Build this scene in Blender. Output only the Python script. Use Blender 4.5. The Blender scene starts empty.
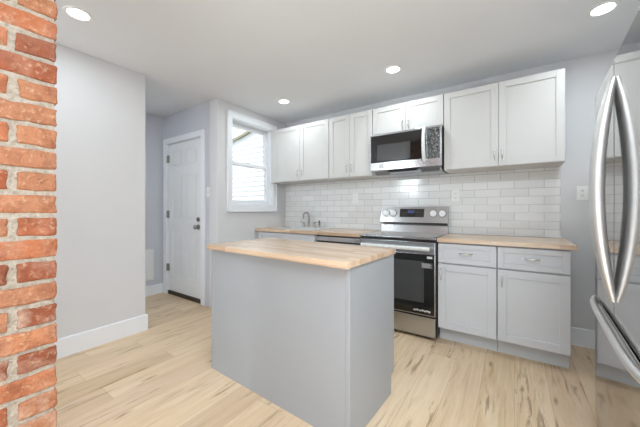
import bpy, bmesh, math, random
from mathutils import Vector, Matrix, noise as mnoise

S = bpy.context.scene
C = S.collection
PI = math.pi

# ------------------------------------------------------------------ camera
EYE = 1.165
cam_d = bpy.data.cameras.new('camera')
cam = bpy.data.objects.new('camera', cam_d)
C.objects.link(cam)
cam.location = (0, 0, EYE)
cam.rotation_euler = (PI / 2, 0, math.radians(34.385))
cam_d.sensor_fit = 'HORIZONTAL'
cam_d.sensor_width = 36.0
cam_d.lens = 36.0 * 284 / 640
cam_d.shift_y = -(213.5 - 209.5) / 640
cam_d.clip_start = 0.05
S.camera = cam

# ------------------------------------------------------------------ light and exposure
world = bpy.data.worlds.new('sky')
S.world = world
world.use_nodes = True
wb = world.node_tree.nodes['Background']
wb.inputs['Color'].default_value = (0.80, 0.90, 1.0, 1)
wb.inputs['Strength'].default_value = 1.4

sun_d = bpy.data.lights.new('sun', 'SUN')
sun_d.energy = 3.2
sun_d.angle = math.radians(2)
sun = bpy.data.objects.new('sun', sun_d)
C.objects.link(sun)
sun.location = (3, -6, 9)
sun.rotation_euler = Vector((-0.25, 0.55, -0.8)).to_track_quat('-Z', 'Y').to_euler()


def area(name, loc, aim, sx, sy, power, col):
    d = bpy.data.lights.new(name, 'AREA')
    d.shape = 'RECTANGLE'
    d.size = sx
    d.size_y = sy
    d.energy = power
    d.color = col
    o = bpy.data.objects.new(name, d)
    C.objects.link(o)
    o.location = loc
    o.rotation_euler = Vector(aim).to_track_quat('-Z', 'Y').to_euler()
    return o


# unseen fill lamp added behind and to the left of the camera
COOL = (0.835, 0.94, 1.0)
area('side_fill', (-2.92, -2.5, 2.05), (1, 0.45, 0.05), 1.8, 0.75, 115, COOL)
# fill lamps added out of view: one overhead, one brightening the ceiling from below
area('overhead_fill', (0.5, 0.2, 2.44), (0, 0, -1), 1.1, 1.2, 58, COOL)
area('uplight_fill', (-0.3, -1.9, 0.3), (-0.05, 0.36, 0.93), 2.8, 1.5, 66, COOL)
area('hall_fill', (-3.55, 0.75, 2.44), (0, 0, -1), 0.3, 0.3, 6, COOL)  # unseen fill added to brighten the hall and its door
CAN_POWER = 4.5
CAN_COL = COOL

S.view_settings.view_transform = 'Standard'
S.view_settings.look = 'None'
S.view_settings.gamma = 1.0
S.view_settings.use_curve_mapping = False
S.view_settings.exposure = 0.2


# ------------------------------------------------------------------ materials
def lin(c):
    def f(v):
        v /= 255.0
        return v / 12.92 if v <= 0.04045 else ((v + 0.055) / 1.055) ** 2.4
    return (f(c[0]), f(c[1]), f(c[2]), 1.0)


class NT:
    """small helper around a node tree"""
    def __init__(self, name):
        self.m = bpy.data.materials.new(name)
        self.m.use_nodes = True
        self.t = self.m.node_tree
        self.b = self.t.nodes['Principled BSDF']

    def n(self, kind, **kw):
        nd = self.t.nodes.new(kind)
        for k, v in kw.items():
            setattr(nd, k, v)
        return nd

    def l(self, a, b):
        self.t.links.new(a, b)

    def val(self, x, sock):
        if hasattr(x, 'is_output'):
            self.l(x, sock)
        else:
            sock.default_value = x

    def math(self, op, a, b=0.0, c=None):
        nd = self.n('ShaderNodeMath', operation=op)
        self.val(a, nd.inputs[0])
        self.val(b, nd.inputs[1])
        if c is not None:
            self.val(c, nd.inputs[2])
        return nd.outputs[0]

    def coord(self):
        return self.n('ShaderNodeTexCoord').outputs['Object']

    def sep(self, v):
        nd = self.n('ShaderNodeSeparateXYZ')
        self.l(v, nd.inputs[0])
        return nd.outputs

    def comb(self, x, y, z):
        nd = self.n('ShaderNodeCombineXYZ')
        for i, q in enumerate((x, y, z)):
            self.val(q, nd.inputs[i])
        return nd.outputs[0]

    def noise(self, vec, scale, detail=4, rough=0.55, dist=0.0):
        nd = self.n('ShaderNodeTexNoise')
        self.l(vec, nd.inputs['Vector'])
        nd.inputs['Scale'].default_value = scale
        nd.inputs['Detail'].default_value = detail
        nd.inputs['Roughness'].default_value = rough
        nd.inputs['Distortion'].default_value = dist
        return nd.outputs['Fac']

    def white(self, vec):
        nd = self.n('ShaderNodeTexWhiteNoise', noise_dimensions='3D')
        self.l(vec, nd.inputs['Vector'])
        return nd.outputs['Value']

    def ramp(self, fac, stops):
        nd = self.n('ShaderNodeValToRGB')
        self.l(fac, nd.inputs[0])
        e = nd.color_ramp.elements
        while len(e) < len(stops):
            e.new(0.5)
        for i, (p, c) in enumerate(stops):
            e[i].position = p
            e[i].color = c if len(c) == 4 else lin(c)
        return nd.outputs['Color']

    def mix(self, fac, a, b, mode='MIX'):
        nd = self.n('ShaderNodeMix', data_type='RGBA', blend_type=mode)
        self.val(fac, nd.inputs[0])
        self.val(a, nd.inputs[6])
        self.val(b, nd.inputs[7])
        return nd.outputs[2]

    def bump(self, h, strength=0.2, dist=0.002):
        nd = self.n('ShaderNodeBump')
        nd.inputs['Strength'].default_value = strength
        nd.inputs['Distance'].default_value = dist
        self.l(h, nd.inputs['Height'])
        self.l(nd.outputs[0], self.b.inputs['Normal'])


def plain(name, col, rough=0.5, metal=0.0, spec=0.5, var=0.03, scale=6.0, bump=0.0, bscale=200.0, coat=0.0):
    k = NT(name)
    co = k.coord()
    fac = k.noise(co, scale, 3)
    a = lin(col)
    lo = tuple(max(0, v * (1 - var)) for v in a[:3]) + (1,)
    hi = tuple(min(1, v * (1 + var)) for v in a[:3]) + (1,)
    k.l(k.ramp(fac, [(0.3, lo), (0.7, hi)]), k.b.inputs['Base Color'])
    k.b.inputs['Roughness'].default_value = rough
    k.b.inputs['Metallic'].default_value = metal
    k.b.inputs['Specular IOR Level'].default_value = spec
    k.b.inputs['Coat Weight'].default_value = coat
    if bump:
        k.bump(k.noise(co, bscale, 2), bump, 0.001)
    return k.m


def steel(name, col, rough, streak='x'):
    k = NT(name)
    x, y, z = k.sep(k.coord())
    v = k.comb(k.math('MULTIPLY', x, 3 if streak == 'x' else 400), k.math('MULTIPLY', y, 3 if streak == 'x' else 400),
               k.math('MULTIPLY', z, 500 if streak == 'x' else 3))
    g = k.noise(v, 1.0, 2)
    a = lin(col)
    k.l(k.ramp(g, [(0.2, tuple(v * 0.94 for v in a[:3]) + (1,)), (0.8, a)]), k.b.inputs['Base Color'])
    k.b.inputs['Metallic'].default_value = 1.0
    k.val(k.math('MULTIPLY_ADD', g, 0.06, rough - 0.03), k.b.inputs['Roughness'])
    return k.m


def wood_floor():
    k = NT('oak plank floor')
    x, y, z = k.sep(k.coord())
    W, L = 0.185, 1.25
    u = k.math('DIVIDE', x, W)
    row = k.math('FLOOR', u)
    r1 = k.white(k.comb(row, 3.1, 0.7))
    v = k.math('DIVIDE', k.math('MULTIPLY_ADD', r1, 7.3, y), L)
    col = k.math('FLOOR', v)
    tint = k.white(k.comb(row, col, 1.3))
    tint2 = k.white(k.comb(col, row, 9.3))
    off = k.math('MULTIPLY', tint, 37.0)
    gv = k.comb(k.math('MULTIPLY', x, 14.0), k.math('MULTIPLY', y, 1.1), off)
    grain = k.noise(gv, 1.6, 6, 0.62, 0.6)
    gv2 = k.comb(k.math('MULTIPLY', x, 90.0), k.math('MULTIPLY', y, 3.0), off)
    fine = k.noise(gv2, 1.5, 3, 0.6)
    base = k.ramp(grain, [(0.25, (196, 166, 128)), (0.42, (222, 197, 161)), (0.58, (232, 211, 180)), (0.8, (240, 224, 198))])
    base = k.mix(k.math('MULTIPLY', fine, 0.22), base, lin((184, 152, 116)))
    shade = k.ramp(tint, [(0.0, (232, 225, 219)), (0.5, (246, 242, 238)), (1.0, (255, 253, 250))])
    base = k.mix(1.0, base, shade, 'MULTIPLY')
    base = k.mix(k.math('MULTIPLY', tint2, 0.4), base, lin((222, 194, 170)))
    # knots and dark mineral streaks
    kv = k.comb(k.math('MULTIPLY_ADD', x, 7.0, off), k.math('MULTIPLY_ADD', y, 1.7, off), 0.0)
    kn = k.n('ShaderNodeTexVoronoi', voronoi_dimensions='2D')
    k.l(kv, kn.inputs['Vector'])
    kn.inputs['Scale'].default_value = 1.0
    wob = k.noise(k.comb(k.math('MULTIPLY', x, 60.0), k.math('MULTIPLY', y, 14.0), off), 1.0, 3)
    kd = k.math('ADD', kn.outputs['Distance'], k.math('MULTIPLY', k.math('SUBTRACT', wob, 0.5), 0.12))
    knm = k.ramp(kd, [(0.0, (255, 255, 255)), (0.04, (200, 200, 200)), (0.11, (0, 0, 0))])
    pick = k.math('GREATER_THAN', k.sep(kn.outputs['Color'])[0], 0.68)
    sv = k.comb(k.math('MULTIPLY', x, 34.0), k.math('MULTIPLY', y, 2.6), off)
    streak = k.ramp(k.noise(sv, 1.0, 5, 0.62, 0.5), [(0.55, (0, 0, 0)), (0.635, (255, 255, 255))])
    patch = k.ramp(k.noise(k.comb(k.math('MULTIPLY', x, 2.0), y, off), 1.7, 2), [(0.44, (0, 0, 0)), (0.58, (255, 255, 255))])
    dark = k.math('MAXIMUM', k.math('MULTIPLY', knm, pick), k.math('MULTIPLY', k.math('MULTIPLY', streak, patch), 0.75))
    base = k.mix(k.math('MULTIPLY', dark, 0.85), base, lin((122, 90, 62)))
    # seams
    fu = k.math('FRACT', u)
    fv = k.math('FRACT', v)
    su = k.math('LESS_THAN', fu, 0.011)
    sl = k.math('LESS_THAN', fv, 0.0018)
    seam = k.math('MAXIMUM', su, sl)
    base = k.mix(k.math('MULTIPLY', seam, 0.55), base, lin((140, 108, 80)))
    k.l(base, k.b.inputs['Base Color'])
    k.val(k.math('MULTIPLY_ADD', grain, 0.15, 0.36), k.b.inputs['Roughness'])
    k.b.inputs['Specular IOR Level'].default_value = 0.4
    k.bump(k.math('SUBTRACT', fine, k.math('MULTIPLY', seam, 2.0)), 0.08, 0.001)
    return k.m


def butcher(name):
    k = NT(name)
    x, y, z = k.sep(k.coord())
    yz = k.math('ADD', y, k.math('MULTIPLY', z, 0.13))
    u = k.math('DIVIDE', yz, 0.042)
    row = k.math('FLOOR', u)
    r1 = k.white(k.comb(row, 1.7, 0.2))
    v = k.math('DIVIDE', k.math('MULTIPLY_ADD', r1, 5.1, x), 0.42)
    col = k.math('FLOOR', v)
    tint = k.white(k.comb(row, col, 2.3))
    g = k.noise(k.comb(k.math('MULTIPLY', x, 4.0), k.math('MULTIPLY', y, 60.0), k.math('MULTIPLY_ADD', z, 60.0, k.math('MULTIPLY', tint, 20.0))), 1.0, 4, 0.6, 0.3)
    base = k.ramp(g, [(0.2, (198, 166, 136)), (0.5, (222, 195, 168)), (0.8, (231, 208, 184))])
    sh = k.ramp(tint, [(0.0, (222, 210, 198)), (1.0, (255, 254, 252))])
    base = k.mix(1.0, base, sh, 'MULTIPLY')
    seam = k.math('MAXIMUM', k.math('LESS_THAN', k.math('FRACT', u), 0.03), k.math('LESS_THAN', k.math('FRACT', v), 0.004))
    base = k.mix(k.math('MULTIPLY', seam, 0.25), base, lin((150, 108, 70)))
    k.l(base, k.b.inputs['Base Color'])
    k.b.inputs['Roughness'].default_value = 0.36
    k.b.inputs['Coat Weight'].default_value = 0.6
    k.b.inputs['Coat Roughness'].default_value = 0.22
    k.bump(g, 0.05, 0.001)
    return k.m


def tile_mat():
    k = NT('white subway tile')
    x, y, z = k.sep(k.coord())
    W, Hh = 0.2215, 0.0757
    row = k.math('FLOOR', k.math('DIVIDE', z, Hh))
    odd = k.math('MODULO', row, 2.0)
    u = k.math('DIVIDE', k.math('MULTIPLY_ADD', odd, W * 0.5, k.math('ADD', x, 10.0 * W)), W)
    tint = k.white(k.comb(row, k.math('FLOOR', u), 0.4))
    fu = k.math('FRACT', u)
    fz = k.math('FRACT', k.math('DIVIDE', z, Hh))
    g = 0.0028
    du = k.math('MULTIPLY', k.math('MINIMUM', fu, k.math('SUBTRACT', 1.0, fu)), W)
    dz = k.math('MULTIPLY', k.math('MINIMUM', fz, k.math('SUBTRACT', 1.0, fz)), Hh)
    d = k.math('MINIMUM', du, dz)
    gm = k.n('ShaderNodeMapRange')
    k.l(d, gm.inputs[0])
    gm.inputs[1].default_value = g * 0.45
    gm.inputs[2].default_value = g * 0.85
    gm.inputs[3].default_value = 1.0
    gm.inputs[4].default_value = 0.0
    grout = gm.outputs[0]
    body = k.ramp(tint, [(0.0, (230, 230, 229)), (1.0, (240, 240, 239))])
    k.l(k.mix(grout, body, lin((176, 176, 174))), k.b.inputs['Base Color'])
    k.val(k.math('MULTIPLY_ADD', grout, 0.5, 0.12), k.b.inputs['Roughness'])
    edge = k.n('ShaderNodeMapRange')
    k.l(d, edge.inputs[0])
    edge.inputs[1].default_value = g * 0.4
    edge.inputs[2].default_value = 0.006
    wave = k.noise(k.comb(k.math('ADD', x, k.math('MULTIPLY', tint, 9.0)), y, z), 14.0, 2)
    k.bump(k.math('ADD', edge.outputs[0], k.math('MULTIPLY', wave, 0.5)), 0.35, 0.0012)
    return k.m


def brick_mat():
    k = NT('weathered red brick')
    co = k.coord()
    at = k.n('ShaderNodeAttribute', attribute_name='tint')
    t = k.sep(at.outputs['Vector'])
    base = k.ramp(t[0], [(0.0, (140, 80, 58)), (0.25, (172, 98, 68)), (0.5, (188, 116, 80)), (0.75, (196, 132, 96)), (1.0, (176, 120, 90))])
    n1 = k.noise(co, 22, 5, 0.65)
    base = k.mix(k.ramp(n1, [(0.46, (0, 0, 0)), (0.66, (205, 205, 205))]), base, lin((134, 76, 54)))
    n2 = k.noise(co, 60, 5, 0.7)
    base = k.mix(k.ramp(n2, [(0.54, (0, 0, 0)), (0.68, (205, 205, 205))]), base, lin((214, 178, 146)))
    # old lime wash smeared over some bricks
    n3 = k.noise(co, 13, 4, 0.6)
    wash = k.math('MULTIPLY', k.ramp(n3, [(0.45, (0, 0, 0)), (0.62, (255, 255, 255))]), t[1])
    base = k.mix(k.math('MULTIPLY', wash, 0.6), base, lin((220, 196, 176)))
    k.l(base, k.b.inputs['Base Color'])
    k.b.inputs['Roughness'].default_value = 0.9
    k.b.inputs['Specular IOR Level'].default_value = 0.2
    k.bump(k.math('ADD', n1, k.math('MULTIPLY', n2, 0.8)), 1.0, 0.012)
    return k.m


def mortar_mat():
    k = NT('lime mortar')
    co = k.coord()
    n = k.noise(co, 70, 6, 0.7)
    k.l(k.ramp(n, [(0.3, (158, 142, 124)), (0.55, (196, 182, 166)), (0.75, (212, 201, 188))]), k.b.inputs['Base Color'])
    k.b.inputs['Roughness'].default_value = 0.95
    k.bump(n, 1.0, 0.012)
    return k.m


def film_mat(name, lo, hi, scale, pos=(0.42, 0.58)):
    """wrinkled plastic wrapping / film"""
    k = NT(name)
    co = k.coord()
    n = k.noise(co, scale, 5, 0.75, 1.5)
    k.l(k.ramp(n, [(pos[0], lo), (pos[1], hi)]), k.b.inputs['Base Color'])
    k.b.inputs['Roughness'].default_value = 0.25
    k.bump(n, 0.8, 0.004)
    return k.m


def glass_mat():
    k = NT('window glass')
    out = k.t.nodes['Material Output']
    tr = k.n('ShaderNodeBsdfTransparent')
    gl = k.n('ShaderNodeBsdfGlossy')
    gl.inputs['Roughness'].default_value = 0.02
    mx = k.n('ShaderNodeMixShader')
    mx.inputs[0].default_value = 0.05
    k.l(tr.outputs[0], mx.inputs[1])
    k.l(gl.outputs[0], mx.inputs[2])
    k.l(mx.outputs[0], out.inputs['Surface'])
    return k.m


def emit_mat(name, col, strength):
    k = NT(name)
    k.b.inputs['Base Color'].default_value = lin(col)
    k.b.inputs['Emission Color'].default_value = lin(col)
    k.b.inputs['Emission Strength'].default_value = strength
    return k.m


M = {
    'wall': plain('blue grey wall paint', (218, 217, 218), 0.75, spec=0.25, var=0.012, scale=2, bump=0.05, bscale=350),
    'rear': plain('rear wall grey to dim reflections', (140, 141, 144), 0.75, spec=0.25, var=0.012, scale=2),  # unseen rear wall darkened to tone down reflections in the steel
    'hall': plain('hall wall paint', (206, 207, 213), 0.75, spec=0.25, var=0.012, scale=2, bump=0.05, bscale=350),
    'ceiling': plain('ceiling paint', (234, 236, 239), 0.85, spec=0.2, var=0.01, scale=2),
    'trim': plain('white trim paint', (238, 239, 242), 0.4, var=0.01),
    'door': plain('white door paint', (234, 234, 234), 0.42, var=0.01),
    'upper': plain('white cabinet lacquer', (204, 202, 199), 0.38, var=0.008),
    'grey': plain('grey cabinet lacquer', (205, 206, 210), 0.4, var=0.012),
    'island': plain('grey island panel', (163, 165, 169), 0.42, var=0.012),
    'toe': plain('grey toe board', (196, 197, 199), 0.5, var=0.02),
    'floor': wood_floor(),
    'butcher': butcher('butcher block'),
    'tile': tile_mat(),
    'brick': brick_mat(),
    'mortar': mortar_mat(),
    'steel': steel('brushed stainless steel', (188, 189, 192), 0.22),
    'fridge': steel('polished fridge steel', (186, 186, 186), 0.07, 'z'),
    'handle_steel': steel('bright handle steel', (234, 234, 233), 0.45, 'z'),
    'basin': plain('satin sink steel', (222, 222, 222), 0.42, 0.35, var=0.02),
    'chrome': plain('satin nickel', (222, 222, 220), 0.34, 1.0, var=0.02),
    'nickel': plain('brushed nickel', (160, 156, 150), 0.3, 1.0, var=0.02),
    'black_glass': plain('black glass', (22, 22, 23), 0.06, spec=0.6, var=0.02, coat=0.3),
    'oven_glass': plain('oven window glass', (70, 70, 71), 0.08, spec=0.6, var=0.05),
    'black': plain('black enamel', (28, 28, 29), 0.35, var=0.03),
    'dark': plain('dark grey casing', (74, 74, 76), 0.4, var=0.03),
    'cooktop': plain('ceramic cooktop glass', (150, 150, 150), 0.1, spec=0.8, var=0.03, coat=0.5),
    'white_plastic': plain('white plastic', (240, 240, 238), 0.35, var=0.01),
    'film': film_mat('white foam wrap', (206, 206, 204), (244, 244, 242), 90),
    'crinkle': film_mat('crinkled clear film over black', (34, 34, 35), (196, 196, 194), 75, (0.5, 0.66)),
    'label': plain('paper label', (206, 206, 204), 0.6, var=0.02),
    'ink': plain('label ink', (74, 74, 76), 0.6, var=0.02),
    'mesh': plain('grey filter mesh', (150, 150, 150), 0.4, 0.8, var=0.1, scale=400),
    'display': emit_mat('blue clock display', (60, 70, 120), 0.12),
    'can': emit_mat('lit lamp lens', (255, 252, 246), 9.0),
    'glass': glass_mat(),
    'siding': plain('white lap siding', (240, 240, 238), 0.6, var=0.01),
    'soffit': plain('weathered wood rake', (150, 144, 120), 0.7, var=0.06),
    'threshold': plain('bronze threshold', (70, 58, 50), 0.5, 0.3, var=0.05),
    'ground': plain('mown lawn ground', (96, 110, 70), 0.95, var=0.2, scale=30),
    'slot': plain('outlet slot', (60, 60, 60), 0.6),
}


# ------------------------------------------------------------------ mesh builder
class MB:
    def __init__(self):
        self.bm = bmesh.new()

    def box(self, x0, x1, y0, y1, z0, z1, bev=0.0, seg=2):
        b = bmesh.new()
        bmesh.ops.create_cube(b, size=1.0)
        bmesh.ops.scale(b, vec=(abs(x1 - x0), abs(y1 - y0), abs(z1 - z0)), verts=b.verts)
        bmesh.ops.translate(b, vec=((x0 + x1) / 2, (y0 + y1) / 2, (z0 + z1) / 2), verts=b.verts)
        if bev > 0:
            bmesh.ops.bevel(b, geom=b.edges[:], offset=bev, segments=seg, profile=0.5, affect='EDGES')
        self.add(b)
        return self

    def add(self, b, mat=None):
        if mat is not None:
            bmesh.ops.transform(b, matrix=mat, verts=b.verts)
        me = bpy.data.meshes.new('tmp')
        b.to_mesh(me)
        b.free()
        self.bm.from_mesh(me)
        bpy.data.meshes.remove(me)

    def cyl(self, c, axis, r, h, seg=24, r2=None, bev=0.0):
        b = bmesh.new()
        bmesh.ops.create_cone(b, cap_ends=True, cap_tris=False, segments=seg, radius1=r, radius2=r if r2 is None else r2, depth=h)
        if bev:
            bmesh.ops.bevel(b, geom=[e for e in b.edges if len(e.link_faces) == 2 and
                                     any(len(f.verts) > 4 for f in e.link_faces)], offset=bev, segments=2, affect='EDGES')
        q = Vector(axis).normalized().to_track_quat('Z', 'Y').to_matrix().to_4x4()
        self.add(b, Matrix.Translation(c) @ q)
        return self

    def ball(self, c, r, sc=(1, 1, 1)):
        b = bmesh.new()
        bmesh.ops.create_uvsphere(b, u_segments=20, v_segments=12, radius=r)
        self.add(b, Matrix.Translation(c) @ Matrix.Diagonal((*sc, 1)))
        return self

    def tube(self, pts, radii, seg=12, flat=1.0, side=None):
        """swept section along a polyline; flat squeezes it along the 'side' vector"""
        pts = [Vector(p) for p in pts]
        if not hasattr(radii, '__len__'):
            radii = [radii] * len(pts)
        rings = []
        ref = Vector(side) if side else None
        for i, p in enumerate(pts):
            t = (pts[min(i + 1, len(pts) - 1)] - pts[max(i - 1, 0)]).normalized()
            if ref is None:
                ref = Vector((0, 0, 1)) if abs(t.z) < 0.9 else Vector((1, 0, 0))
            a = (ref - t * ref.dot(t)).normalized()
            bb = t.cross(a)
            if not side:
                ref = a
            r = radii[i]
            rings.append([self.bm.verts.new(p + a * r * flat * math.cos(2 * PI * j / seg) + bb * r * math.sin(2 * PI * j / seg)) for j in range(seg)])
        for i in range(len(rings) - 1):
            for j in range(seg):
                self.bm.faces.new((rings[i][j], rings[i][(j + 1) % seg], rings[i + 1][(j + 1) % seg], rings[i + 1][j]))
        self.bm.faces.new(rings[0][::-1])
        self.bm.faces.new(rings[-1])
        return self

    def prism(self, poly, axis, d0, d1):
        """poly: 2D points; axis 'x': (y,z) points, 'y': (x,z), 'z': (x,y)"""
        def P(p, d):
            return {'x': (d, p[0], p[1]), 'y': (p[0], d, p[1]), 'z': (p[0], p[1], d)}[axis]
        b = bmesh.new()
        A = [b.verts.new(P(p, d0)) for p in poly]
        B = [b.verts.new(P(p, d1)) for p in poly]
        n = len(poly)
        for i in range(n):
            b.faces.new((A[i], A[(i + 1) % n], B[(i + 1) % n], B[i]))
        b.faces.new(A[::-1])
        b.faces.new(B)
        bmesh.ops.recalc_face_normals(b, faces=b.faces)
        self.add(b)
        return self

    def build(self, name, mat, parent=None, smooth=True):
        bmesh.ops.recalc_face_normals(self.bm, faces=self.bm.faces)
        me = bpy.data.meshes.new(name)
        o = bpy.data.objects.new(name, me)
        C.objects.link(o)
        if parent is not None:
            w = root_origin(parent)
            if not parent.get('_local'):
                bmesh.ops.translate(self.bm, vec=-w, verts=self.bm.verts)
            o.parent = parent
            if parent.get('_local'):
                o['_local'] = 1
        self.bm.to_mesh(me)
        self.bm.free()
        me.materials.append(mat)
        if smooth:
            for p in me.polygons:
                p.use_smooth = True
            me.set_sharp_from_angle(angle=math.radians(35))
            wn = o.modifiers.new('weighted_normals', 'WEIGHTED_NORMAL')
            wn.keep_sharp = True
        return o


def root_origin(o):
    w = Vector((0, 0, 0))
    while o is not None:
        w += o.location
        o = o.parent
    return w


def tag(o, label=None, cat=None, group=None, kind=None):
    if label:
        o['label'] = label
    if cat:
        o['category'] = cat
    if group:
        o['group'] = group
    if kind:
        o['kind'] = kind
    return o


def thing(name, label, cat, loc=(0, 0, 0), rotz=0.0, group=None, local=False):
    o = bpy.data.objects.new(name, None)
    C.objects.link(o)
    o.empty_display_size = 0.1
    o.location = loc
    o.rotation_euler = (0, 0, rotz)
    if local:
        o['_local'] = 1
    return tag(o, label, cat, group)


def struct(name, mb, mat, parent=None):
    o = mb.build(name, mat, parent)
    if parent is None:
        o['kind'] = 'structure'
    return o


# ------------------------------------------------------------------ room shell
CEIL = 2.465
XW = -2.86          # kitchen face of the window wall
YB = 3.26           # back wall face
XR = 1.14           # right wall face
YD = 2.055          # face of the wall that carries the door
XH = -4.085         # far face of the little hall
XP = -2.95          # face of the white partition
YR = -3.45          # rear wall

fl = MB()
fl.box(XH - 0.15, XR + 0.15, YR - 0.15, YD + 0.15, -0.12, 0)
fl.box(XW - 0.15, XR + 0.15, YD + 0.15, YB + 0.15, -0.12, 0)
struct('floor', fl, M['floor'])
ce = MB()
ce.box(XH - 0.15, XR + 0.15, YR - 0.15, YD + 0.15, CEIL, CEIL + 0.15)
ce.box(XW - 0.15, XR + 0.15, YD + 0.15, YB + 0.15, CEIL, CEIL + 0.15)
struct('ceiling', ce, M['ceiling'])

struct('wall_back', MB().box(XW - 0.15, XR + 0.15, YB, YB + 0.15, 0, CEIL), M['wall'])
struct('wall_right', MB().box(XR, XR + 0.15, YR, YB, 0, CEIL), M['wall'])
struct('wall_rear', MB().box(XH, XR, YR - 0.15, YR, 0, CEIL), M['rear'])
# window wall with its opening
WY0, WY1, WZ0, WZ1 = 2.262, 2.965, 1.215, 2.285
ww = MB()
ww.box(XW - 0.15, XW, YD, WY0, 0, CEIL)
ww.box(XW - 0.15, XW, WY1, YB, 0, CEIL)
ww.box(XW - 0.15, XW, WY0, WY1, 0, WZ0)
ww.box(XW - 0.15, XW, WY0, WY1, WZ1, CEIL)
struct('wall_window', ww, M['wall'])
# wall with the exterior door
DX0, DX1, DZ1 = -3.985, -3.15, 2.075
dw = MB()
dw.box(XH, DX0, YD, YD + 0.15, 0, CEIL)
dw.box(DX1, XW - 0.15, YD, YD + 0.15, 0, CEIL)
dw.box(DX0, DX1, YD, YD + 0.15, DZ1, CEIL)
struct('wall_door', dw, M['hall'])
struct('wall_hall', MB().box(XH - 0.15, XH, YR, YD + 0.15, 0, CEIL), M['hall'])
struct('wall_partition', MB().box(XP - 0.13, XP, YR, 1.315, 0, CEIL), M['wall'])


def baseboard(name, horizontal, a0, a1, face, sgn, h=0.15, t=0.016):
    m = MB()
    pr = [(0, 0), (t, 0), (t, h - 0.012), (t - 0.006, h), (0, h)]
    if horizontal:   # runs along x, stands off in y
        m.prism([(face + sgn * p, z) for p, z in pr], 'x', a0, a1)
    else:
        m.prism([(face + sgn * p, z) for p, z in pr], 'y', a0, a1)
    return struct(name, m, M['trim'])


baseboard('baseboard_partition', False, YR, 1.331, XP, 1)
baseboard('baseboard_partition_end', True, XP - 0.13, XP, 1.315, 1)
baseboard('baseboard_hall', False, 0.0, YD, XH, 1, 0.13)
baseboard('baseboard_back', True, 0.34, XR, YB, -1)
baseboard('baseboard_window', False, YD, 2.6, XW, 1, 0.13)

# ---- outside
struct('ground', MB().box(-14, 4, 2.3, 14, -0.6, -0.5), M['ground'])
sd = MB()
lap = 0.104
z = -0.5
prof = [(4.45, -0.5)]
while z < 4.6:
    prof += [(4.300, z), (4.300, z + 0.012), (4.326, z + 0.0125), (4.318, z + lap)]
    z += lap
prof += [(4.45, z)]
sd.prism(prof, 'x', -9.0, -2.6)
sdo = sd.build('house_wing_siding', M['siding'], smooth=False)
tag(sdo, kind='structure')
rk = MB()
rk.prism([(-6.2, 2.53), (-4.70, 2.865), (-4.70, 2.915), (-6.2, 2.58)], 'y', 4.235, 4.298)
tag(rk.build('rake_board', M['soffit']), 'olive grey sloping roof trim on the white siding outside the window', 'roof trim')

# ------------------------------------------------------------------ window
win = thing('window_1', 'white double hung window in the left kitchen wall', 'window', (XW, (WY0 + WY1) / 2, WZ0))
win['kind'] = 'structure'
cw = 0.085
m = MB()
OY0, OY1, OZ0, OZ1 = 2.185, 3.042, 1.135, 2.368
m.box(XW + 0.001, XW + 0.02, OY0, WY0, OZ0, OZ1, 0.002)
m.box(XW + 0.001, XW + 0.02, WY1, OY1, OZ0, OZ1, 0.002)
m.box(XW + 0.001, XW + 0.02, WY0, WY1, WZ1, OZ1, 0.002)
m.box(XW + 0.001, XW + 0.02, WY0, WY1, OZ0, WZ0, 0.002)
m.box(XW + 0.02, XW + 0.028, OY0, OY0 + 0.018, OZ0, OZ1, 0.002)
m.box(XW + 0.02, XW + 0.028, OY1 - 0.018, OY1, OZ0, OZ1, 0.002)
m.box(XW + 0.02, XW + 0.028, OY0, OY1, OZ1 - 0.018, OZ1, 0.002)
m.box(XW + 0.02, XW + 0.028, OY0, OY1, OZ0, OZ0 + 0.018, 0.002)
m.build('window_casing', M['trim'], win)
m = MB()   # jamb liner
j = 0.012
m.box(XW - 0.149, XW, WY0 + 0.0005, WY0 + j, WZ0 + 0.0005, WZ1 - 0.0005)
m.box(XW - 0.149, XW, WY1 - j, WY1 - 0.0005, WZ0 + 0.0005, WZ1 - 0.0005)
m.box(XW - 0.149, XW, WY0 + j, WY1 - j, WZ0 + 0.0005, WZ0 + j)
m.box(XW - 0.149, XW, WY0 + j, WY1 - j, WZ1 - j, WZ1 - 0.0005)
m.box(XW - 0.052, XW - 0.04, WY0 + j, WY0 + j + 0.012, WZ0 + j, WZ1 - j)
m.box(XW - 0.052, XW - 0.04, WY1 - j - 0.012, WY1 - j, WZ0 + j, WZ1 - j)
m.build('window_jamb', M['trim'], win)


def sash(name, xc, z0, z1, stile, bot, top):
    y0, y1 = WY0 + 0.0135, WY1 - 0.0135
    mm = MB()
    t = 0.018
    mm.box(xc - t, xc + t, y0, y0 + stile, z0, z1, 0.003)
    mm.box(xc - t, xc + t, y1 - stile, y1, z0, z1, 0.003)
    mm.box(xc - t, xc + t, y0 + stile, y1 - stile, z0, z0 + bot, 0.003)
    mm.box(xc - t, xc + t, y0 + stile, y1 - stile, z1 - top, z1, 0.003)
    so = mm.build(name, M['trim'], win)
    MB().box(xc - 0.003, xc + 0.003, y0 + stile - 0.004, y1 - stile + 0.004, z0 + bot - 0.004, z1 - top + 0.004).build('pane', M['glass'], so)
    return so


sash('upper_sash', XW - 0.115, 1.735, WZ1 - 0.014, 0.042, 0.04, 0.045)
ls = sash('lower_sash', XW - 0.074, WZ0 + 0.014, 1.775, 0.042, 0.055, 0.04)
m = MB()
m.cyl((XW - 0.068, 2.56, 1.782), (0, 0, 1), 0.016, 0.012)
m.box(XW - 0.075, XW - 0.06, 2.53, 2.60, 1.776, 1.788, 0.003)
m.build('sash_lock', M['white_plastic'], ls)

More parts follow.
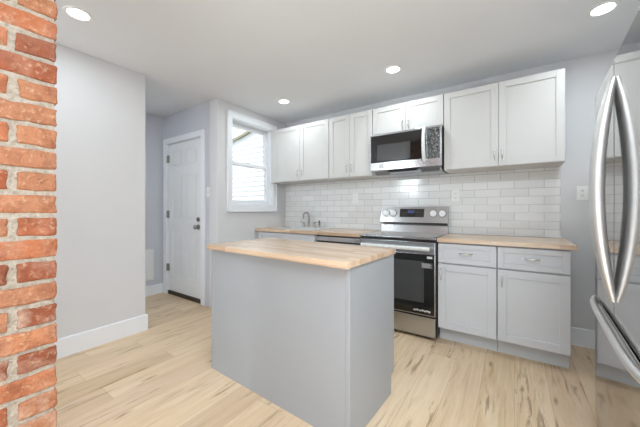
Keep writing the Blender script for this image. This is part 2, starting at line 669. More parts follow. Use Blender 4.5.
# ------------------------------------------------------------------ door in the hall
door = thing('door_1', 'white panelled exterior door at the end of the hall', 'door', ((DX0 + DX1) / 2, YD, 0))
door['kind'] = 'structure'
m = MB()
cwid, ct = 0.075, 0.018
m.box(DX0 - cwid + 0.01, DX0 + 0.012, YD - ct, YD - 0.0005, 0, DZ1 + cwid - 0.01, 0.003)
m.box(DX1 - 0.012, DX1 + cwid - 0.01, YD - ct, YD - 0.0005, 0, DZ1 + cwid - 0.01, 0.003)
m.box(DX0 + 0.012, DX1 - 0.012, YD - ct, YD - 0.0005, DZ1 - 0.012, DZ1 + cwid - 0.01, 0.003)
m.build('door_casing', M['trim'], door)
m = MB()
m.box(DX0 + 0.0005, DX0 + 0.018, YD, YD + 0.149, 0.0, DZ1 - 0.0005)
m.box(DX1 - 0.018, DX1 - 0.0005, YD, YD + 0.149, 0.0, DZ1 - 0.0005)
m.box(DX0 + 0.018, DX1 - 0.018, YD, YD + 0.149, DZ1 - 0.018, DZ1 - 0.0005)
m.build('door_jamb', M['trim'], door)
SX0, SX1, SZ0, SZ1 = DX0 + 0.021, DX1 - 0.021, 0.055, DZ1 - 0.021
SYF = YD + 0.012
m = MB()
m.box(SX0, SX1, SYF + 0.008, SYF + 0.044, SZ0, SZ1)
w = SX1 - SX0
xs = [(SX0 + 0.11, SX0 + w / 2 - 0.055), (SX0 + w / 2 + 0.055, SX1 - 0.11)]
zs = [(0.27, 0.86), (1.03, 1.62), (1.74, 1.95)]
# face built around the sunk panels
xe = [SX0, xs[0][0], xs[0][1], xs[1][0], xs[1][1], SX1]
ze = [SZ0, zs[0][0], zs[0][1], zs[1][0], zs[1][1], zs[2][0], zs[2][1], SZ1]
for i in (0, 2, 4):
    m.box(xe[i], xe[i + 1], SYF, SYF + 0.009, SZ0, SZ1)
for i in (1, 3):
    for q in (0, 2, 4, 6):
        m.box(xe[i], xe[i + 1], SYF, SYF + 0.009, ze[q], ze[q + 1])
    for q in (1, 3, 5):
        m.box(xe[i] + 0.022, xe[i + 1] - 0.022, SYF + 0.0015, SYF + 0.009, ze[q] + 0.022, ze[q + 1] - 0.022, 0.005)
slab = m.build('door_slab', M['door'], door)
KX = SX1 - 0.075
m = MB()
m.cyl((KX, SYF - 0.005, 0.945), (0, 1, 0), 0.033, 0.01, bev=0.002)
m.cyl((KX, SYF - 0.022, 0.945), (0, 1, 0), 0.012, 0.03)
m.ball((KX, SYF - 0.048, 0.945), 0.028, (1, 0.75, 1))
m.build('door_knob', M['nickel'], slab)
m = MB()
m.cyl((KX, SYF - 0.006, 1.04), (0, 1, 0), 0.029, 0.012, bev=0.003)
m.box(KX - 0.005, KX + 0.005, SYF - 0.03, SYF - 0.012, 1.022, 1.058, 0.002)
m.build('deadbolt', M['nickel'], slab)
for hz in (0.37, 1.10, 1.86):
    m = MB()
    m.cyl((DX0 + 0.018, YD - 0.006, hz), (0, 0, 1), 0.008, 0.10)
    m.box(DX0 + 0.014, DX0 + 0.05, YD - 0.001, SYF - 0.0005, hz - 0.05, hz + 0.05, 0.001)
    m.build('hinge', M['nickel'], door)
m = MB()
m.box(DX0 + 0.019, DX1 - 0.019, YD + 0.003, YD + 0.14, 0.0, 0.05, 0.004)
m.build('threshold', M['threshold'], door)

# ------------------------------------------------------------------ brick chimney
random.seed(11)
CX0, CX1, CY0, CY1 = -1.69, -1.26, -0.72, 0.287
ch = thing('brick_chimney', 'exposed orange red brick pillar with pale mortar at the left', 'brick pillar', ((CX0 + CX1) / 2, (CY0 + CY1) / 2, 0))
rec = 0.006
MB().box(CX0 + rec, CX1 - rec, CY0 + rec, CY1 - rec, 0.001, CEIL - 0.001).build('mortar_core', M['mortar'], ch)
bb = bmesh.new()
tl = bb.loops.layers.float_color.new('tint')


def brick(x0, x1, y0, y1, z0, z1):
    b = bmesh.new()
    bmesh.ops.create_cube(b, size=1.0)
    bmesh.ops.scale(b, vec=(x1 - x0, y1 - y0, z1 - z0), verts=b.verts)
    bmesh.ops.bevel(b, geom=b.edges[:], offset=random.uniform(0.004, 0.008), segments=2, profile=0.55, affect='EDGES')
    bmesh.ops.subdivide_edges(b, edges=[e for e in b.edges if e.calc_length() > 0.03], cuts=5, use_grid_fill=True)
    seed = Vector((random.uniform(0, 50), random.uniform(0, 50), random.uniform(0, 50)))
    for v in b.verts:
        v.co += mnoise.noise_vector(v.co * 28 + seed) * 0.0042 + mnoise.noise_vector(v.co * 80 + seed) * 0.0022
    rot = Matrix.Rotation(random.uniform(-0.006, 0.006), 4, random.choice('XYZ'))
    bmesh.ops.transform(b, matrix=Matrix.Translation(((x0 + x1) / 2, (y0 + y1) / 2, (z0 + z1) / 2)) @ rot, verts=b.verts)
    L = b.loops.layers.float_color.new('tint')
    zc = (z0 + z1) / 2
    tv = (random.random(), (random.random() ** 2) * (1.0 if zc < 0.85 else 0.35), random.random(), 1)
    for f in b.faces:
        f.smooth = True
        for lp in f.loops:
            lp[L] = tv
    me = bpy.data.meshes.new('tmp')
    b.to_mesh(me)
    b.free()
    bb.from_mesh(me)
    bpy.data.meshes.remove(me)


course = 0.0717
nC = int(CEIL / course)
for kk in range(nC + 1):
    z0 = kk * course + 0.0068 + random.uniform(-0.001, 0.001)
    z1 = min((kk + 1) * course - 0.0068 + random.uniform(-0.0015, 0.0015), CEIL - 0.002)
    if z1 - z0 < 0.02:
        continue
    odd = kk % 2
    d = 0.092
    gp = 0.007
    for (fx0, fx1) in ((CX1 - d, CX1), (CX0, CX0 + d)):     # long faces
        y = CY1 if not odd else CY1 - d - 0.012
        ylim = CY0 if not odd else CY0 + d + 0.012
        while y - ylim > 0.03:
            ln = 0.205 + random.uniform(-0.012, 0.008)
            ya = max(y - ln, ylim)
            if ya - ylim < 0.05:
                ya = ylim
            jx = random.uniform(-0.003, 0.002)
            brick(fx0 + jx, fx1 + jx, ya + gp, y - (gp if y < CY1 else 0), z0, z1)
            y = ya
    for (fy0, fy1) in ((CY1 - d, CY1), (CY0, CY0 + d)):     # short faces
        x = CX1 if odd else CX1 - d - 0.012
        xlim = CX0 if odd else CX0 + d + 0.012
        while x - xlim > 0.03:
            ln = 0.205 + random.uniform(-0.012, 0.008)
            xa = max(x - ln, xlim)
            if xa - xlim < 0.05:
                xa = xlim
            jy = random.uniform(-0.003, 0.002)
            brick(xa + gp, x - (gp if x < CX1 else 0), fy0 + jy, fy1 + jy, z0, z1)
            x = xa
me = bpy.data.meshes.new('brickwork')
bmesh.ops.translate(bb, vec=-ch.location, verts=bb.verts)
bb.to_mesh(me)
bb.free()
me.materials.append(M['brick'])
bo = bpy.data.objects.new('brickwork', me)
C.objects.link(bo)
bo.parent = ch


# ------------------------------------------------------------------ cabinets
def shaker(name, x0, x1, yf, z0, z1, mat, parent, rail=0.058, t=0.02, dep=0.009):
    """a framed panel facing -y whose front lies at yf"""
    mm = MB()
    b = 0.0014
    mm.box(x0 + rail - 0.004, x1 - rail + 0.004, yf + dep, yf + t - 0.001, z0 + rail - 0.004, z1 - rail + 0.004)
    mm.box(x0, x0 + rail, yf, yf + t, z0, z1, b, 1)
    mm.box(x1 - rail, x1, yf, yf + t, z0, z1, b, 1)
    mm.box(x0 + rail, x1 - rail, yf, yf + t, z0, z0 + rail, b, 1)
    mm.box(x0 + rail, x1 - rail, yf, yf + t, z1 - rail, z1, b, 1)
    return mm.build(name, mat, parent)


def pull(c, yf, parent, length=0.1, vertical=True):
    """bowed bar pull with two feet"""
    x, z = c
    pts, rad = [], []
    n = 12
    for i in range(n + 1):
        s = -1 + 2 * i / n
        off = 0.004 + 0.024 * (1 - abs(s) ** 3)
        a = s * length / 2
        pts.append((x, yf - off, z + a) if vertical else (x + a, yf - off, z))
        rad.append(0.0045 + 0.0018 * (1 - abs(s)))
    mm = MB().tube(pts, rad, 10)
    for s in (-1, 1):
        a = s * length / 2
        mm.cyl((x, yf - 0.003, z + a) if vertical else (x + a, yf - 0.003, z), (0, 1, 0), 0.007, 0.006)
    return mm.build('handle', M['chrome'], parent)


UF, UZ0, UZ1 = 2.935, 1.541, 2.284


def upper(label, x0, x1, z0, z1, filler=0.0):
    t = thing('wall_cabinet', label, 'wall cabinet', ((x0 + x1) / 2, YB, z0), group='white wall cabinets')
    mm = MB()
    mm.box(x0 + 0.001, x1 - 0.001, UF + 0.022, YB - 0.001, z0, z1, 0.001, 1)
    if filler:
        mm.box(x0 + 0.001, x0 + filler, UF + 0.004, UF + 0.022, z0, z1)
    mm.build('body', M['upper'], t)
    xm = (x0 + filler + x1) / 2
    for side, (a, b) in enumerate(((x0 + filler + 0.003, xm - 0.0015), (xm + 0.0015, x1 - 0.003))):
        dd = shaker('door', a, b, UF, z0 + 0.006, z1 - 0.004, M['upper'], t, rail=0.055)
        hx = b - 0.028 if side == 0 else a + 0.028
        hz = z0 + 0.105 if z1 - z0 > 0.5 else z0 + 0.075
        pull((hx, hz), UF, dd, 0.085)
    return t


RX0, RX1 = -1.302, -0.568      # range / microwave bay
upper('white two door wall cabinet over the sink beside the window', XW + 0.004, -1.879, UZ0, UZ1, 0.07)
upper('narrow white two door wall cabinet left of the microwave', -1.877, RX0 - 0.001, UZ0, UZ1)
upper('short white two door wall cabinet above the microwave', RX0 + 0.001, RX1 + 0.004, 1.974, UZ1)
upper('large white two door wall cabinet right of the microwave', RX1 + 0.006, 0.333, UZ0, UZ1)

BF = 2.66
BT = 0.879


def base_unit(label, x0, x1, hx_side='left', end_panel=False):
    t = thing('base_cabinet', label, 'base cabinet', ((x0 + x1) / 2, YB, 0), group='grey base cabinets')
    mm = MB()
    mm.box(x0 + 0.001, x1 - 0.001, BF + 0.022, YB - 0.002, 0.115, BT, 0.001, 1)
    mm.build('body', M['grey'], t)
    MB().box(x0 + 0.001, x1 - 0.001, BF + 0.085, YB - 0.01, 0.0, 0.1145).build('toe_kick', M['toe'], t)
    dr = shaker('drawer', x0 + 0.004, x1 - 0.004, BF, 0.702, 0.868, M['grey'], t, rail=0.042)
    pull(((x0 + x1) / 2, 0.790), BF + 0.006, dr, 0.105, False)
    dd = shaker('door', x0 + 0.004, x1 - 0.004, BF, 0.127, 0.690, M['grey'], t, rail=0.06)
    pull((x0 + 0.033, 0.60), BF, dd, 0.1)
    return t


base_unit('grey base cabinet directly right of the stainless range', -0.5605, -0.1145)
base_unit('grey base cabinet at the right end beside the refrigerator', -0.1135, 0.333)

# sink base and its false fronts
t = thing('sink_cabinet', 'grey sink base cabinet under the window end of the counter', 'base cabinet', (-2.37, YB, 0), group='grey base cabinets')
mm = MB()
mm.box(XW + 0.003, -1.888, BF + 0.022, YB - 0.002, 0.115, 0.70)
mm.box(XW + 0.003, -1.888, BF + 0.022, BF + 0.04, 0.70, BT)
mm.box(XW + 0.003, XW + 0.02, BF + 0.04, YB - 0.002, 0.70, BT)
mm.box(-1.905, -1.888, BF + 0.04, YB - 0.002, 0.70, BT)
mm.build('body', M['grey'], t)
MB().box(XW + 0.003, -1.888, BF + 0.085, YB - 0.01, 0, 0.1145).build('toe_kick', M['toe'], t)
xm = (XW + 0.05 - 1.888) / 2
for side, (a, b) in enumerate(((XW + 0.05, xm - 0.002), (xm + 0.002, -1.892))):
    shaker('drawer', a, b, BF, 0.702, 0.868, M['grey'], t, rail=0.042)
    dd = shaker('door', a, b, BF, 0.127, 0.690, M['grey'], t, rail=0.06)
    pull((b - 0.033 if side == 0 else a + 0.033, 0.6), BF, dd, 0.1)

# dishwasher
t = thing('dishwasher', 'stainless dishwasher under the counter left of the range', 'dishwasher', (-1.596, YB, 0))
MB().box(-1.883, RX0 - 0.009, BF + 0.03, YB - 0.01, 0.1, BT - 0.004).build('body', M['black'], t)
mm = MB()
mm.box(-1.882, RX0 - 0.01, BF - 0.012, BF + 0.029, 0.11, 0.80, 0.004)
mm.build('door', M['steel'], t)
MB().box(-1.882, RX0 - 0.01, BF - 0.012, BF + 0.029, 0.815, 0.862, 0.004).build('control_panel', M['steel'], t)
MB().box(-1.87, RX0 - 0.02, BF + 0.06, YB - 0.05, 0.0, 0.099).build('toe_kick', M['black'], t)


# ---- worktops
def worktop(name, label, x0, x1, y0, y1, hole=None):
    mm = MB()
    z0, z1 = BT + 0.001, 0.914
    if hole is None:
        mm.box(x0, x1, y0, y1, z0, z1, 0.003)
    else:
        hx0, hx1, hy0, hy1 = hole
        b = bmesh.new()
        xs_, ys_ = [x0, hx0, hx1, x1], [y0, hy0, hy1, y1]
        for i in range(3):
            for j2 in range(3):
                if (i, j2) != (1, 1):
                    q = bmesh.new()
                    q.free()
                    mm.box(xs_[i], xs_[i + 1], ys_[j2], ys_[j2 + 1], z0, z1)
        b.free()
        bmesh.ops.remove_doubles(mm.bm, verts=mm.bm.verts, dist=1e-5)
        seen = {}
        for f in mm.bm.faces:
            seen.setdefault(tuple(sorted(v.index for v in f.verts)), []).append(f)
        dead = [f for fs in seen.values() if len(fs) > 1 for f in fs]
        bmesh.ops.delete(mm.bm, geom=dead, context='FACES_ONLY')
    o = mm.build(name, M['butcher'])
    return tag(o, label, 'countertop')


worktop('worktop', 'butcher block worktop on the two grey base cabinets right of the range', -0.5615, 0.362, 2.637, YB - 0.012)
SKX0, SKX1, SKY0, SKY1 = -2.66, -1.96, 2.74, 3.19
worktop('worktop', 'butcher block worktop around the sink under the window', XW + 0.004, RX0 - 0.004, 2.637, YB - 0.012,
        (SKX0 + 0.02, SKX1 - 0.02, SKY0 + 0.02, SKY1 - 0.075))

# ---- sink and faucet
t = thing('sink', 'stainless drop-in sink in the worktop by the window', 'sink', ((SKX0 + SKX1) / 2, (SKY0 + SKY1) / 2, 0.914))
mm = MB()
hx0, hx1, hy0, hy1 = SKX0 + 0.024, SKX1 - 0.024, SKY0 + 0.024, SKY1 - 0.079
mm.box(SKX0, hx0, SKY0, SKY1, 0.9145, 0.922, 0.002)
mm.box(hx1, SKX1, SKY0, SKY1, 0.9145, 0.922, 0.002)
mm.box(hx0, hx1, SKY0, hy0, 0.9145, 0.922, 0.002)
mm.box(hx0, hx1, hy1, SKY1, 0.9145, 0.922, 0.002)
mm.build('rim', M['handle_steel'], t)
mm = MB()
mm.box(hx0 - 0.002, hx0, hy0, hy1, 0.735, 0.9145)
mm.box(hx1, hx1 + 0.002, hy0, hy1, 0.735, 0.9145)
mm.box(hx0, hx1, hy0 - 0.002, hy0, 0.735, 0.9145)
mm.box(hx0, hx1, hy1, hy1 + 0.002, 0.735, 0.9145)
mm.box(hx0, hx1, hy0, hy1, 0.735, 0.738)
mm.cyl(((hx0 + hx1) / 2, (hy0 + hy1) / 2, 0.74), (0, 0, 1), 0.045, 0.006)
mm.build('basin', M['basin'], t)

FX, FY = -2.345, 3.155
t = thing('faucet', 'nickel gooseneck faucet with two handles and a side sprayer behind the sink', 'faucet', (FX, FY, 0.9222))
mm = MB()
mm.cyl((FX, FY, 0.9375), (0, 0, 1), 0.024, 0.03, r2=0.016, bev=0.002)
pts = [(FX, FY, 0.945), (FX, FY, 1.085)]
R = 0.038
for i in range(1, 17):
    a = PI * 1.08 * i / 16
    pts.append((FX - (R - R * math.cos(a)) * 0.72, FY - (R - R * math.cos(a)) * 0.70, 1.085 + R * math.sin(a)))
last = pts[-1]
pts.append((last[0] - 0.0, last[1] - 0.0, last[2] - 0.04))
mm.tube(pts, [0.013] * 3 + [0.011] * (len(pts) - 3), 14)
mm.build('spout', M['nickel'], t)
for sx in (-0.09, 0.09):
    mm = MB()
    mm.cyl((FX + sx, FY, 0.945), (0, 0, 1), 0.021, 0.045, r2=0.014, bev=0.002)
    mm.cyl((FX + sx, FY, 0.975), (0, 0, 1), 0.014, 0.018, bev=0.002)
    mm.tube([(FX + sx, FY, 0.98), (FX + sx * 1.25, FY - 0.01, 0.99), (FX + sx * 1.55, FY - 0.02, 0.995)], [0.008, 0.007, 0.006], 10)
    mm.build('handle', M['nickel'], t)
mm = MB()
mm.cyl((FX + 0.18, FY, 0.936), (0, 0, 1), 0.02, 0.028, r2=0.014, bev=0.002)
mm.tube([(FX + 0.18, FY, 0.945), (FX + 0.18, FY - 0.002, 0.985), (FX + 0.18, FY - 0.012, 1.015)], [0.011, 0.013, 0.016], 12)
mm.build('sprayer', M['nickel'], t)

# ---- tile backsplash
mm = MB()
mm.box(XW + 0.0015, RX0 - 0.003, YB - 0.010, YB - 0.0005, 0.915, UZ0 - 0.001)
mm.box(RX0 - 0.003, RX1 + 0.007, YB - 0.010, YB - 0.0005, 0.30, UZ0 - 0.001)
mm.box(RX1 + 0.007, 0.333, YB - 0.010, YB - 0.0005, 0.915, UZ0 - 0.001)
bs = tag(mm.build('tile_backsplash', M['tile'], smooth=False), 'glossy white subway tile backsplash between worktops and wall cabinets', 'backsplash')
mm = MB()
mm.box(-0.56, 0.345, YB - 0.022, YB - 0.0105, 0.915, 0.928, 0.003)
tag(mm.build('counter_trim', M['trim']), 'thin white trim strip behind the right worktop under the tiles', 'trim strip')


def outlet(label, x, z, y, cat='outlet', toggle=False):
    t = thing('light_switch' if toggle else 'wall_outlet', label, cat, (x, y, z))
    MB().box(x - 0.037, x + 0.037, y - 0.007, y - 0.0006, z - 0.06, z + 0.06, 0.002).build('cover_plate', M['white_plastic'], t)
    if toggle:
        MB().box(x - 0.005, x + 0.005, y - 0.019, y - 0.007, z - 0.012, z + 0.012, 0.002).build('toggle', M['white_plastic'], t)
    else:
        for dz in (-0.021, 0.021):
            q = MB().box(x - 0.017, x + 0.017, y - 0.0095, y - 0.007, z + dz - 0.015, z + dz + 0.015, 0.004).build('receptacle', M['white_plastic'], t)
            s = MB()
            s.box(x - 0.008, x - 0.0055, y - 0.0100, y - 0.0094, z + dz - 0.004, z + dz + 0.006)
            s.box(x + 0.0055, x + 0.008, y - 0.0100, y - 0.0094, z + dz - 0.004, z + dz + 0.006)
            s.cyl((x, y - 0.0097, z + dz - 0.008), (0, 1, 0), 0.0025, 0.0006, 10)
            s.build('slots', M['slot'], q)
    return t


outlet('white wall outlet on the grey wall beside the refrigerator', 0.478, 1.305, YB)
outlet('white outlet on the tiles just right of the range', -0.505, 1.31, YB - 0.0102)
outlet('white outlet on the tiles left of the range', -1.675, 1.305, YB - 0.0102)
outlet('white light switch on the wall right of the hall door', -3.018, 1.375, YD, 'light switch', True)
# access panel in the hall
t = thing('access_panel', 'white access panel low on the hall wall beside the door', 'wall panel', (XH, 1.75, 0.2))
MB().box(XH + 0.0006, XH + 0.012, 1.58, 1.925, 0.205, 0.625, 0.003).build('panel', M['door'], t)
mm = MB()
mm.box(XH + 0.012, XH + 0.016, 1.60, 1.905, 0.225, 0.605, 0.003)
mm.build('cover', M['door'], t)

# ------------------------------------------------------------------ range
t = thing('range', 'stainless electric range between the dishwasher and the right base cabinets', 'stove', ((RX0 + RX1) / 2, YB, 0))
rx0, rx1 = RX0 + 0.002, RX1 + 0.002
RF = 2.618
mm = MB()
mm.box(rx0, rx1, RF + 0.045, 3.235, 0.03, 0.895)
for fx in (rx0 + 0.05, rx1 - 0.05):
    for fy in (RF + 0.09, 3.15):
        mm.cyl((fx, fy, 0.0155), (0, 0, 1), 0.016, 0.031)
body = mm.build('body', M['black'], t)
mm = MB()
mm.box(rx0, rx1, RF - 0.008, 3.235, 0.8955, 0.912, 0.004)
ck = mm.build('cooktop', M['steel'], t)
MB().box(rx0 + 0.02, rx1 - 0.02, RF + 0.03, 3.14, 0.9122, 0.9155, 0.001).build('glass_top', M['cooktop'], ck)
mm = MB()
mm.box(rx0 + 0.004, rx1 - 0.006, RF + 0.002, RF + 0.044, 0.765, 0.872, 0.004)
mm.box(rx0 + 0.004, rx1 - 0.006, RF + 0.006, RF + 0.044, 0.215, 0.765, 0.004)
od = mm.build('oven_door', M['steel'], t)
MB().box(rx0 + 0.012, rx1 - 0.014, RF, RF + 0.0055, 0.225, 0.762, 0.002).build('door_glass', M['black_glass'], od)
MB().box(rx0 + 0.09, rx1 - 0.10, RF - 0.0012, RF - 0.0002, 0.33, 0.70, 0.0004, 1).build('oven_window', M['oven_glass'], od)
mm = MB()
pts = []
hy = RF - 0.05
n = 14
for i in range(n + 1):
    s = -1 + 2 * i / n
    pts.append(((rx0 + rx1) / 2 + s * 0.325, hy - 0.010 * (1 - s * s), 0.818))
mm.tube(pts, 0.018, 14)
for s in (-1, 1):
    mm.cyl(((rx0 + rx1) / 2 + s * 0.305, RF - 0.024, 0.818), (0, 1, 0), 0.013, 0.05)
mm.build('oven_handle', M['film'], od)
mm = MB()
mm.box(rx0 + 0.004, rx1 - 0.006, RF + 0.002, RF + 0.044, 0.032, 0.205, 0.005)
mm.build('storage_drawer', M['steel'], t)
# back guard
mm = MB()
mm.prism([(3.165, 0.912), (3.235, 0.912), (3.235, 1.008), (3.192, 1.008)], 'x', rx0 + 0.004, rx1 - 0.004)
bg = mm.build('backguard', M['steel'], t)
mm = MB()
mm.prism([(3.150, 1.022), (3.235, 1.016), (3.235, 1.198), (3.200, 1.198)], 'x', rx0, rx1)
cp = mm.build('control_panel', M['steel'], t)


def guard_y(z):
    return 3.150 + (z - 1.022) / (1.198 - 1.022) * 0.050


MB().box(rx0 + 0.006, rx1 - 0.006, 3.154, 3.232, 1.0082, 1.0215).build('vent_gap', M['black'], t)
xc = (rx0 + rx1) / 2
mm = MB()
mm.prism([(guard_y(1.082) - 0.003, 1.082), (guard_y(1.082) + 0.002, 1.082), (guard_y(1.172) + 0.002, 1.172), (guard_y(1.172) - 0.003, 1.172)], 'x', -1.075, -0.808)
ds = mm.build('touch_panel', M['black_glass'], cp)
mm = MB()
mm.prism([(guard_y(1.125) - 0.004, 1.125), (guard_y(1.125) - 0.003, 1.125), (guard_y(1.155) - 0.003, 1.155), (guard_y(1.155) - 0.004, 1.155)], 'x', -0.985, -0.915)
mm.build('clock_display', M['display'], ds)
for base in (-1.055, -0.895):
    mm = MB()
    for i in range(4):
        for j2 in range(2):
            x = base + i * 0.017
            zz = 1.10 + j2 * 0.026
            mm.box(x, x + 0.010, guard_y(zz) - 0.0036, guard_y(zz) - 0.002, zz, zz + 0.008)
    mm.build('keypad', M['dark'], ds)
for kx in (-1.235, -1.147, -0.712, -0.622):
    mm = MB()
    yk = guard_y(1.122)
    mm.cyl((kx, yk - 0.006, 1.122), (0, 1, -0.284), 0.034, 0.012, bev=0.002)
    mm.cyl((kx, yk - 0.022, 1.1283), (0, 1, -0.284), 0.026, 0.024, bev=0.003)
    mm.box(kx - 0.004, kx + 0.004, yk - 0.040, yk - 0.022, 1.112, 1.150, 0.002)
    kn = mm.build('knob', M['handle_steel'], cp)
    MB().cyl((kx, yk - 0.001, 1.1215), (0, 1, -0.284), 0.039, 0.004).build('knob_ring', M['dark'], cp)
# stickers on the oven glass, the print too small to read
lb = MB().box(-0.69, -0.592, RF - 0.0024, RF - 0.0013, 0.64, 0.69).build('energy_label', M['dark'], od)
mm = MB()
for i in range(4):
    mm.box(-0.683, -0.602 - 0.012 * (i % 2), RF - 0.0030, RF - 0.0025, 0.648 + i * 0.010, 0.652 + i * 0.010)
mm.build('label_print', M['label'], lb)
lb = MB().box(-0.64, -0.594, RF - 0.0024, RF - 0.0013, 0.728, 0.748).build('paper_label', M['label'], od)
lb = MB().box(-0.762, -0.60, RF - 0.0024, RF - 0.0013, 0.243, 0.274).build('warning_label', M['black_glass'], od)
mm = MB()
random.seed(4)
x = -0.757
while x < -0.61:
    wd = random.uniform(0.006, 0.018)
    mm.box(x, x + wd, RF - 0.0030, RF - 0.0025, 0.249 + random.uniform(0, 0.006), 0.262 + random.uniform(0, 0.008))
    x += wd + 0.004
mm.build('label_print', M['label'], lb)

# ------------------------------------------------------------------ microwave
t = thing('microwave', 'stainless over-the-range microwave with a film covered control panel', 'microwave', ((RX0 + RX1) / 2, YB, 1.565))
MF = 2.862
MZ0, MZ1 = 1.582, 1.972
mx0, mx1 = RX0 + 0.006, RX1 - 0.002
mm = MB()
mm.box(mx0, mx1, MF + 0.03, YB - 0.012, MZ0 + 0.004, MZ1, 0.003)
mm.build('body', M['dark'], t)
dxr = -0.700     # right edge of the door
mm = MB()
mm.box(mx0, dxr, MF, MF + 0.029, MZ0, MZ1, 0.004)
md = mm.build('door', M['steel'], t)
MB().box(mx0 + 0.010, dxr - 0.004, MF - 0.003, MF - 0.0002, MZ0 + 0.082, MZ1 - 0.020, 0.001).build('door_glass', M['black_glass'], md)
MB().box(mx0 + 0.085, dxr - 0.16, MF - 0.0042, MF - 0.0032, MZ0 + 0.10, MZ1 - 0.12, 0.0004, 1).build('door_window', M['oven_glass'], md)
mm = MB()
pts = []
for i in range(15):
    s = -1 + 2 * i / 14
    pts.append((dxr - 0.022, MF - 0.012 - 0.036 * (1 - abs(s) ** 2.5), (MZ0 + MZ1) / 2 + 0.02 + s * 0.165))
mm.tube(pts, [0.013] + [0.018] * 13 + [0.013], 12)
mm.build('door_handle', M['film'], md)
mm = MB()
mm.box(dxr + 0.003, mx1, MF, MF + 0.029, MZ0, MZ1, 0.004)
mc = mm.build('control_panel', M['steel'], t)
MB().box(dxr + 0.008, mx1 - 0.014, MF - 0.003, MF - 0.0002, MZ0 + 0.075, MZ1 - 0.018, 0.001).build('film_covered_keypad', M['crinkle'], mc)
lb = MB().box(mx0 + 0.10, mx0 + 0.155, MF - 0.0012, MF - 0.0003, MZ0 + 0.02, MZ0 + 0.065).build('paper_label', M['label'], md)
# underside: chamfered grille, two lights
mm = MB()
mm.prism([(MF + 0.004, MZ0 - 0.0005), (MF + 0.10, MZ0 - 0.045), (YB - 0.03, MZ0 - 0.045), (YB - 0.03, MZ0 - 0.0005)], 'x', mx0 + 0.004, mx1 - 0.004)
un = mm.build('underside', M['steel'], t)


def under(xa, xb, s0, s1, name, mat):
    q = MB()
    A = Vector((0, MF + 0.004, MZ0 - 0.0005))
    B = Vector((0, MF + 0.10, MZ0 - 0.045))
    nrm = Vector((0, -0.42, -0.907))
    p0, p1 = A.lerp(B, s0) + nrm * 0.0005, A.lerp(B, s1) + nrm * 0.0005
    q0, q1 = p0 + nrm * 0.0025, p1 + nrm * 0.0025
    q.prism([(p0.y, p0.z), (p1.y, p1.z), (q1.y, q1.z), (q0.y, q0.z)], 'x', xa, xb)
    q.build(name, mat, un)


under(mx0 + 0.20, mx1 - 0.23, 0.05, 0.45, 'vent_slot', M['black'])
under(mx0 + 0.04, mx0 + 0.19, 0.25, 0.95, 'grease_filter', M['mesh'])
under(mx1 - 0.20, mx1 - 0.03, 0.1, 0.8, 'grease_filter', M['mesh'])

# ------------------------------------------------------------------ island
IR = math.radians(-2.2)
IO = (-0.653, 1.182, 0)
isl = thing('kitchen_island', 'grey panelled kitchen island standing in the middle of the floor', 'kitchen island', IO, IR, local=True)
BX0, BX1, BY0, BY1 = -1.186, -0.012, 0.046, 0.600
mm = MB()
mm.box(BX0 + 0.016, BX1 - 0.018, BY0 + 0.009, BY1 - 0.02, 0.12, BT)
mm.box(BX0 + 0.016, BX1 - 0.018, BY0 + 0.009, BY1 - 0.045, 0.0, 0.12)
mm.build('body', M['grey'], isl)
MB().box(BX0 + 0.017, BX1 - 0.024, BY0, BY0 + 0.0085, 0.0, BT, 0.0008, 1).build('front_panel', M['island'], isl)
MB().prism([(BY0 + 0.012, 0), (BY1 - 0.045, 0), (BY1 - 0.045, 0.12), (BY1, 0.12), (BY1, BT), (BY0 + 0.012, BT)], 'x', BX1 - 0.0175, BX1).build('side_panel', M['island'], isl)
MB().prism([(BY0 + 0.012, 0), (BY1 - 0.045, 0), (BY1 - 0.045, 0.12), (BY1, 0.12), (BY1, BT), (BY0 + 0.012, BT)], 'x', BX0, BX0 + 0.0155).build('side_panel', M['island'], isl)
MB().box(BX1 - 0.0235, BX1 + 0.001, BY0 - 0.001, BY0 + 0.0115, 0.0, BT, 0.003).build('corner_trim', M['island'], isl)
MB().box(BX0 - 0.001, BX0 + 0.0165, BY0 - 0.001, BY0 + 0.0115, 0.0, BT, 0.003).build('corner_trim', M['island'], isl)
it = thing('island_worktop', 'butcher block worktop resting on the grey kitchen island', 'countertop', (IO[0], IO[1], BT + 0.001), IR, local=True)
bpy.data.objects.remove(it)
mm = MB()
mm.box(-1.180, 0.0, 0.0, 0.602, 0.0, 0.914 - BT - 0.001, 0.003)
it = mm.build('island_worktop', M['butcher'])
it.location = (IO[0], IO[1], BT + 0.001)
it.rotation_euler = (0, 0, IR)
tag(it, 'butcher block worktop resting on the grey kitchen island', 'countertop')
# doors on the range side of the island
for a, b in ((BX0 + 0.02, BX0 + 0.575), (BX0 + 0.585, BX1 - 0.022)):
    dd = MB()
    dd.box(a, b, BY1 - 0.0195, BY1 - 0.001, 0.13, 0.69, 0.0015, 1)
    dd.build('door', M['grey'], isl)
    dd = MB()
    dd.box(a, b, BY1 - 0.0195, BY1 - 0.001, 0.70, 0.868, 0.0015, 1)
    dd.build('drawer', M['grey'], isl)

# ------------------------------------------------------------------ refrigerator
# local frame: x runs along the front from the far corner towards the camera, y goes into the body
far = Vector((0.366, 2.14, 0))
FR = math.atan2(-0.998, -0.058)
fr = thing('refrigerator', 'tall polished stainless french door refrigerator at the right edge', 'refrigerator', far, FR, local=True)
FW, FH, FD = 0.98, 1.785, 0.70
SEAM = 0.50
mm = MB()
mm.box(0.006, FW - 0.006, 0.075, FD, 0.03, FH - 0.02, 0.004)
for fx in (0.06, FW - 0.06):
    for fy in (0.12, FD - 0.06):
        mm.cyl((fx, fy, 0.015), (0, 0, 1), 0.02, 0.031)
mm.build('body', M['dark'], fr)


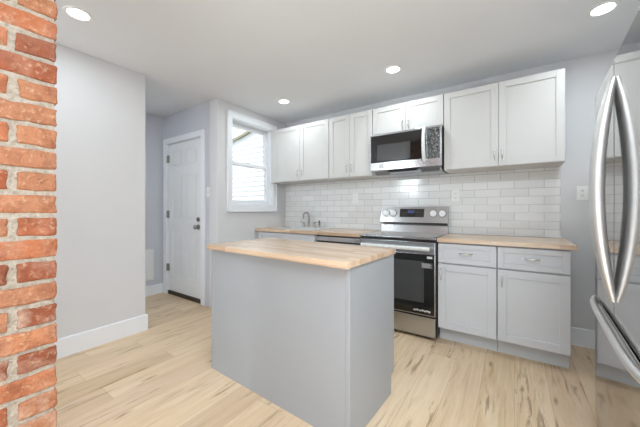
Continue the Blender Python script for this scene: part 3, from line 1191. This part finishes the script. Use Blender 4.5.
def fdoor(name, x0, x1, z0, z1):
    q = MB()
    q.box(x0, x1, 0.0, 0.07, z0, z1, 0.007, 3)
    return q.build(name, M['fridge'], fr)


FZ = 0.700
dl = fdoor('door', 0.0, SEAM - 0.002, FZ + 0.004, FH)
dr = fdoor('door', SEAM + 0.002, FW, FZ + 0.004, FH)
fz = fdoor('freezer_drawer', 0.0, FW, 0.06, FZ - 0.012)
for dd, hx in ((dl, SEAM - 0.027), (dr, SEAM + 0.027)):
    pts, rad = [], []
    for i in range(25):
        s = -1 + 2 * i / 24
        pts.append((hx, -0.004 - 0.047 * (1 - abs(s) ** 2.0), 1.245 + s * 0.452))
        rad.append(0.023 - 0.013 * abs(s) ** 3)
    q = MB().tube(pts, rad, 16, 0.95, (0, 1, 0))
    q.build('door_handle', M['handle_steel'], dd)
pts, rad = [], []
for i in range(25):
    s = -1 + 2 * i / 24
    pts.append((FW / 2 + 0.004 + s * 0.482, -0.004 - 0.02 * (1 - abs(s) ** 6), 0.68))
    rad.append(0.016)
q = MB().tube(pts, rad, 14, 0.8, (0, 1, 0))
q.build('drawer_handle', M['handle_steel'], fz)
for hx in (0.02, FW - 0.10):
    MB().box(hx, hx + 0.08, 0.03, 0.16, FH + 0.0005, FH + 0.018, 0.004).build('hinge_cover', M['dark'], fr)
MB().box(0.01, FW - 0.01, 0.03, 0.074, 0.012, 0.055).build('kick_grille', M['dark'], fr)

# ------------------------------------------------------------------ recessed ceiling lights
cans = [
    (-2.39, 0.65, 'recessed ceiling light nearest the brick pillar at the left'),
    (0.474, 2.553, 'recessed ceiling light nearest the refrigerator'),
    (-0.93, 2.56, 'recessed ceiling light in front of the microwave'),
    (-2.286, 2.574, 'small far recessed ceiling light nearest the window'),
]
for x, y, lab in cans:
    t = thing('recessed_light', lab, 'ceiling light', (x, y, CEIL), group='recessed ceiling lights')
    b = bmesh.new()
    ri, ro, hz = 0.056, 0.078, 0.006
    N = 40
    rows = []
    for (r, zz) in ((ro, CEIL - 0.0005), (ro - 0.004, CEIL - hz), (ri + 0.004, CEIL - hz), (ri, CEIL - 0.002)):
        rows.append([b.verts.new((x + r * math.cos(2 * PI * i / N), y + r * math.sin(2 * PI * i / N), zz)) for i in range(N)])
    for a2, c2 in zip(rows, rows[1:]):
        for i in range(N):
            b.faces.new((a2[i], a2[(i + 1) % N], c2[(i + 1) % N], c2[i]))
    q = MB()
    q.add(b)
    q.build('trim_ring', M['white_plastic'], t)
    MB().cyl((x, y, CEIL - 0.0022), (0, 0, 1), ri - 0.001, 0.003, 40).build('lens', M['can'], t)
    ld = bpy.data.lights.new('can_lamp', 'AREA')
    ld.shape = 'DISK'
    ld.size = 2 * ri - 0.01
    ld.energy = CAN_POWER
    ld.color = CAN_COL
    lo = bpy.data.objects.new('can_lamp', ld)
    C.objects.link(lo)
    lo.parent = t
    lo.location = (0, 0, -0.0075)

for o in bpy.data.objects:
    if '_local' in o:
        del o['_local']
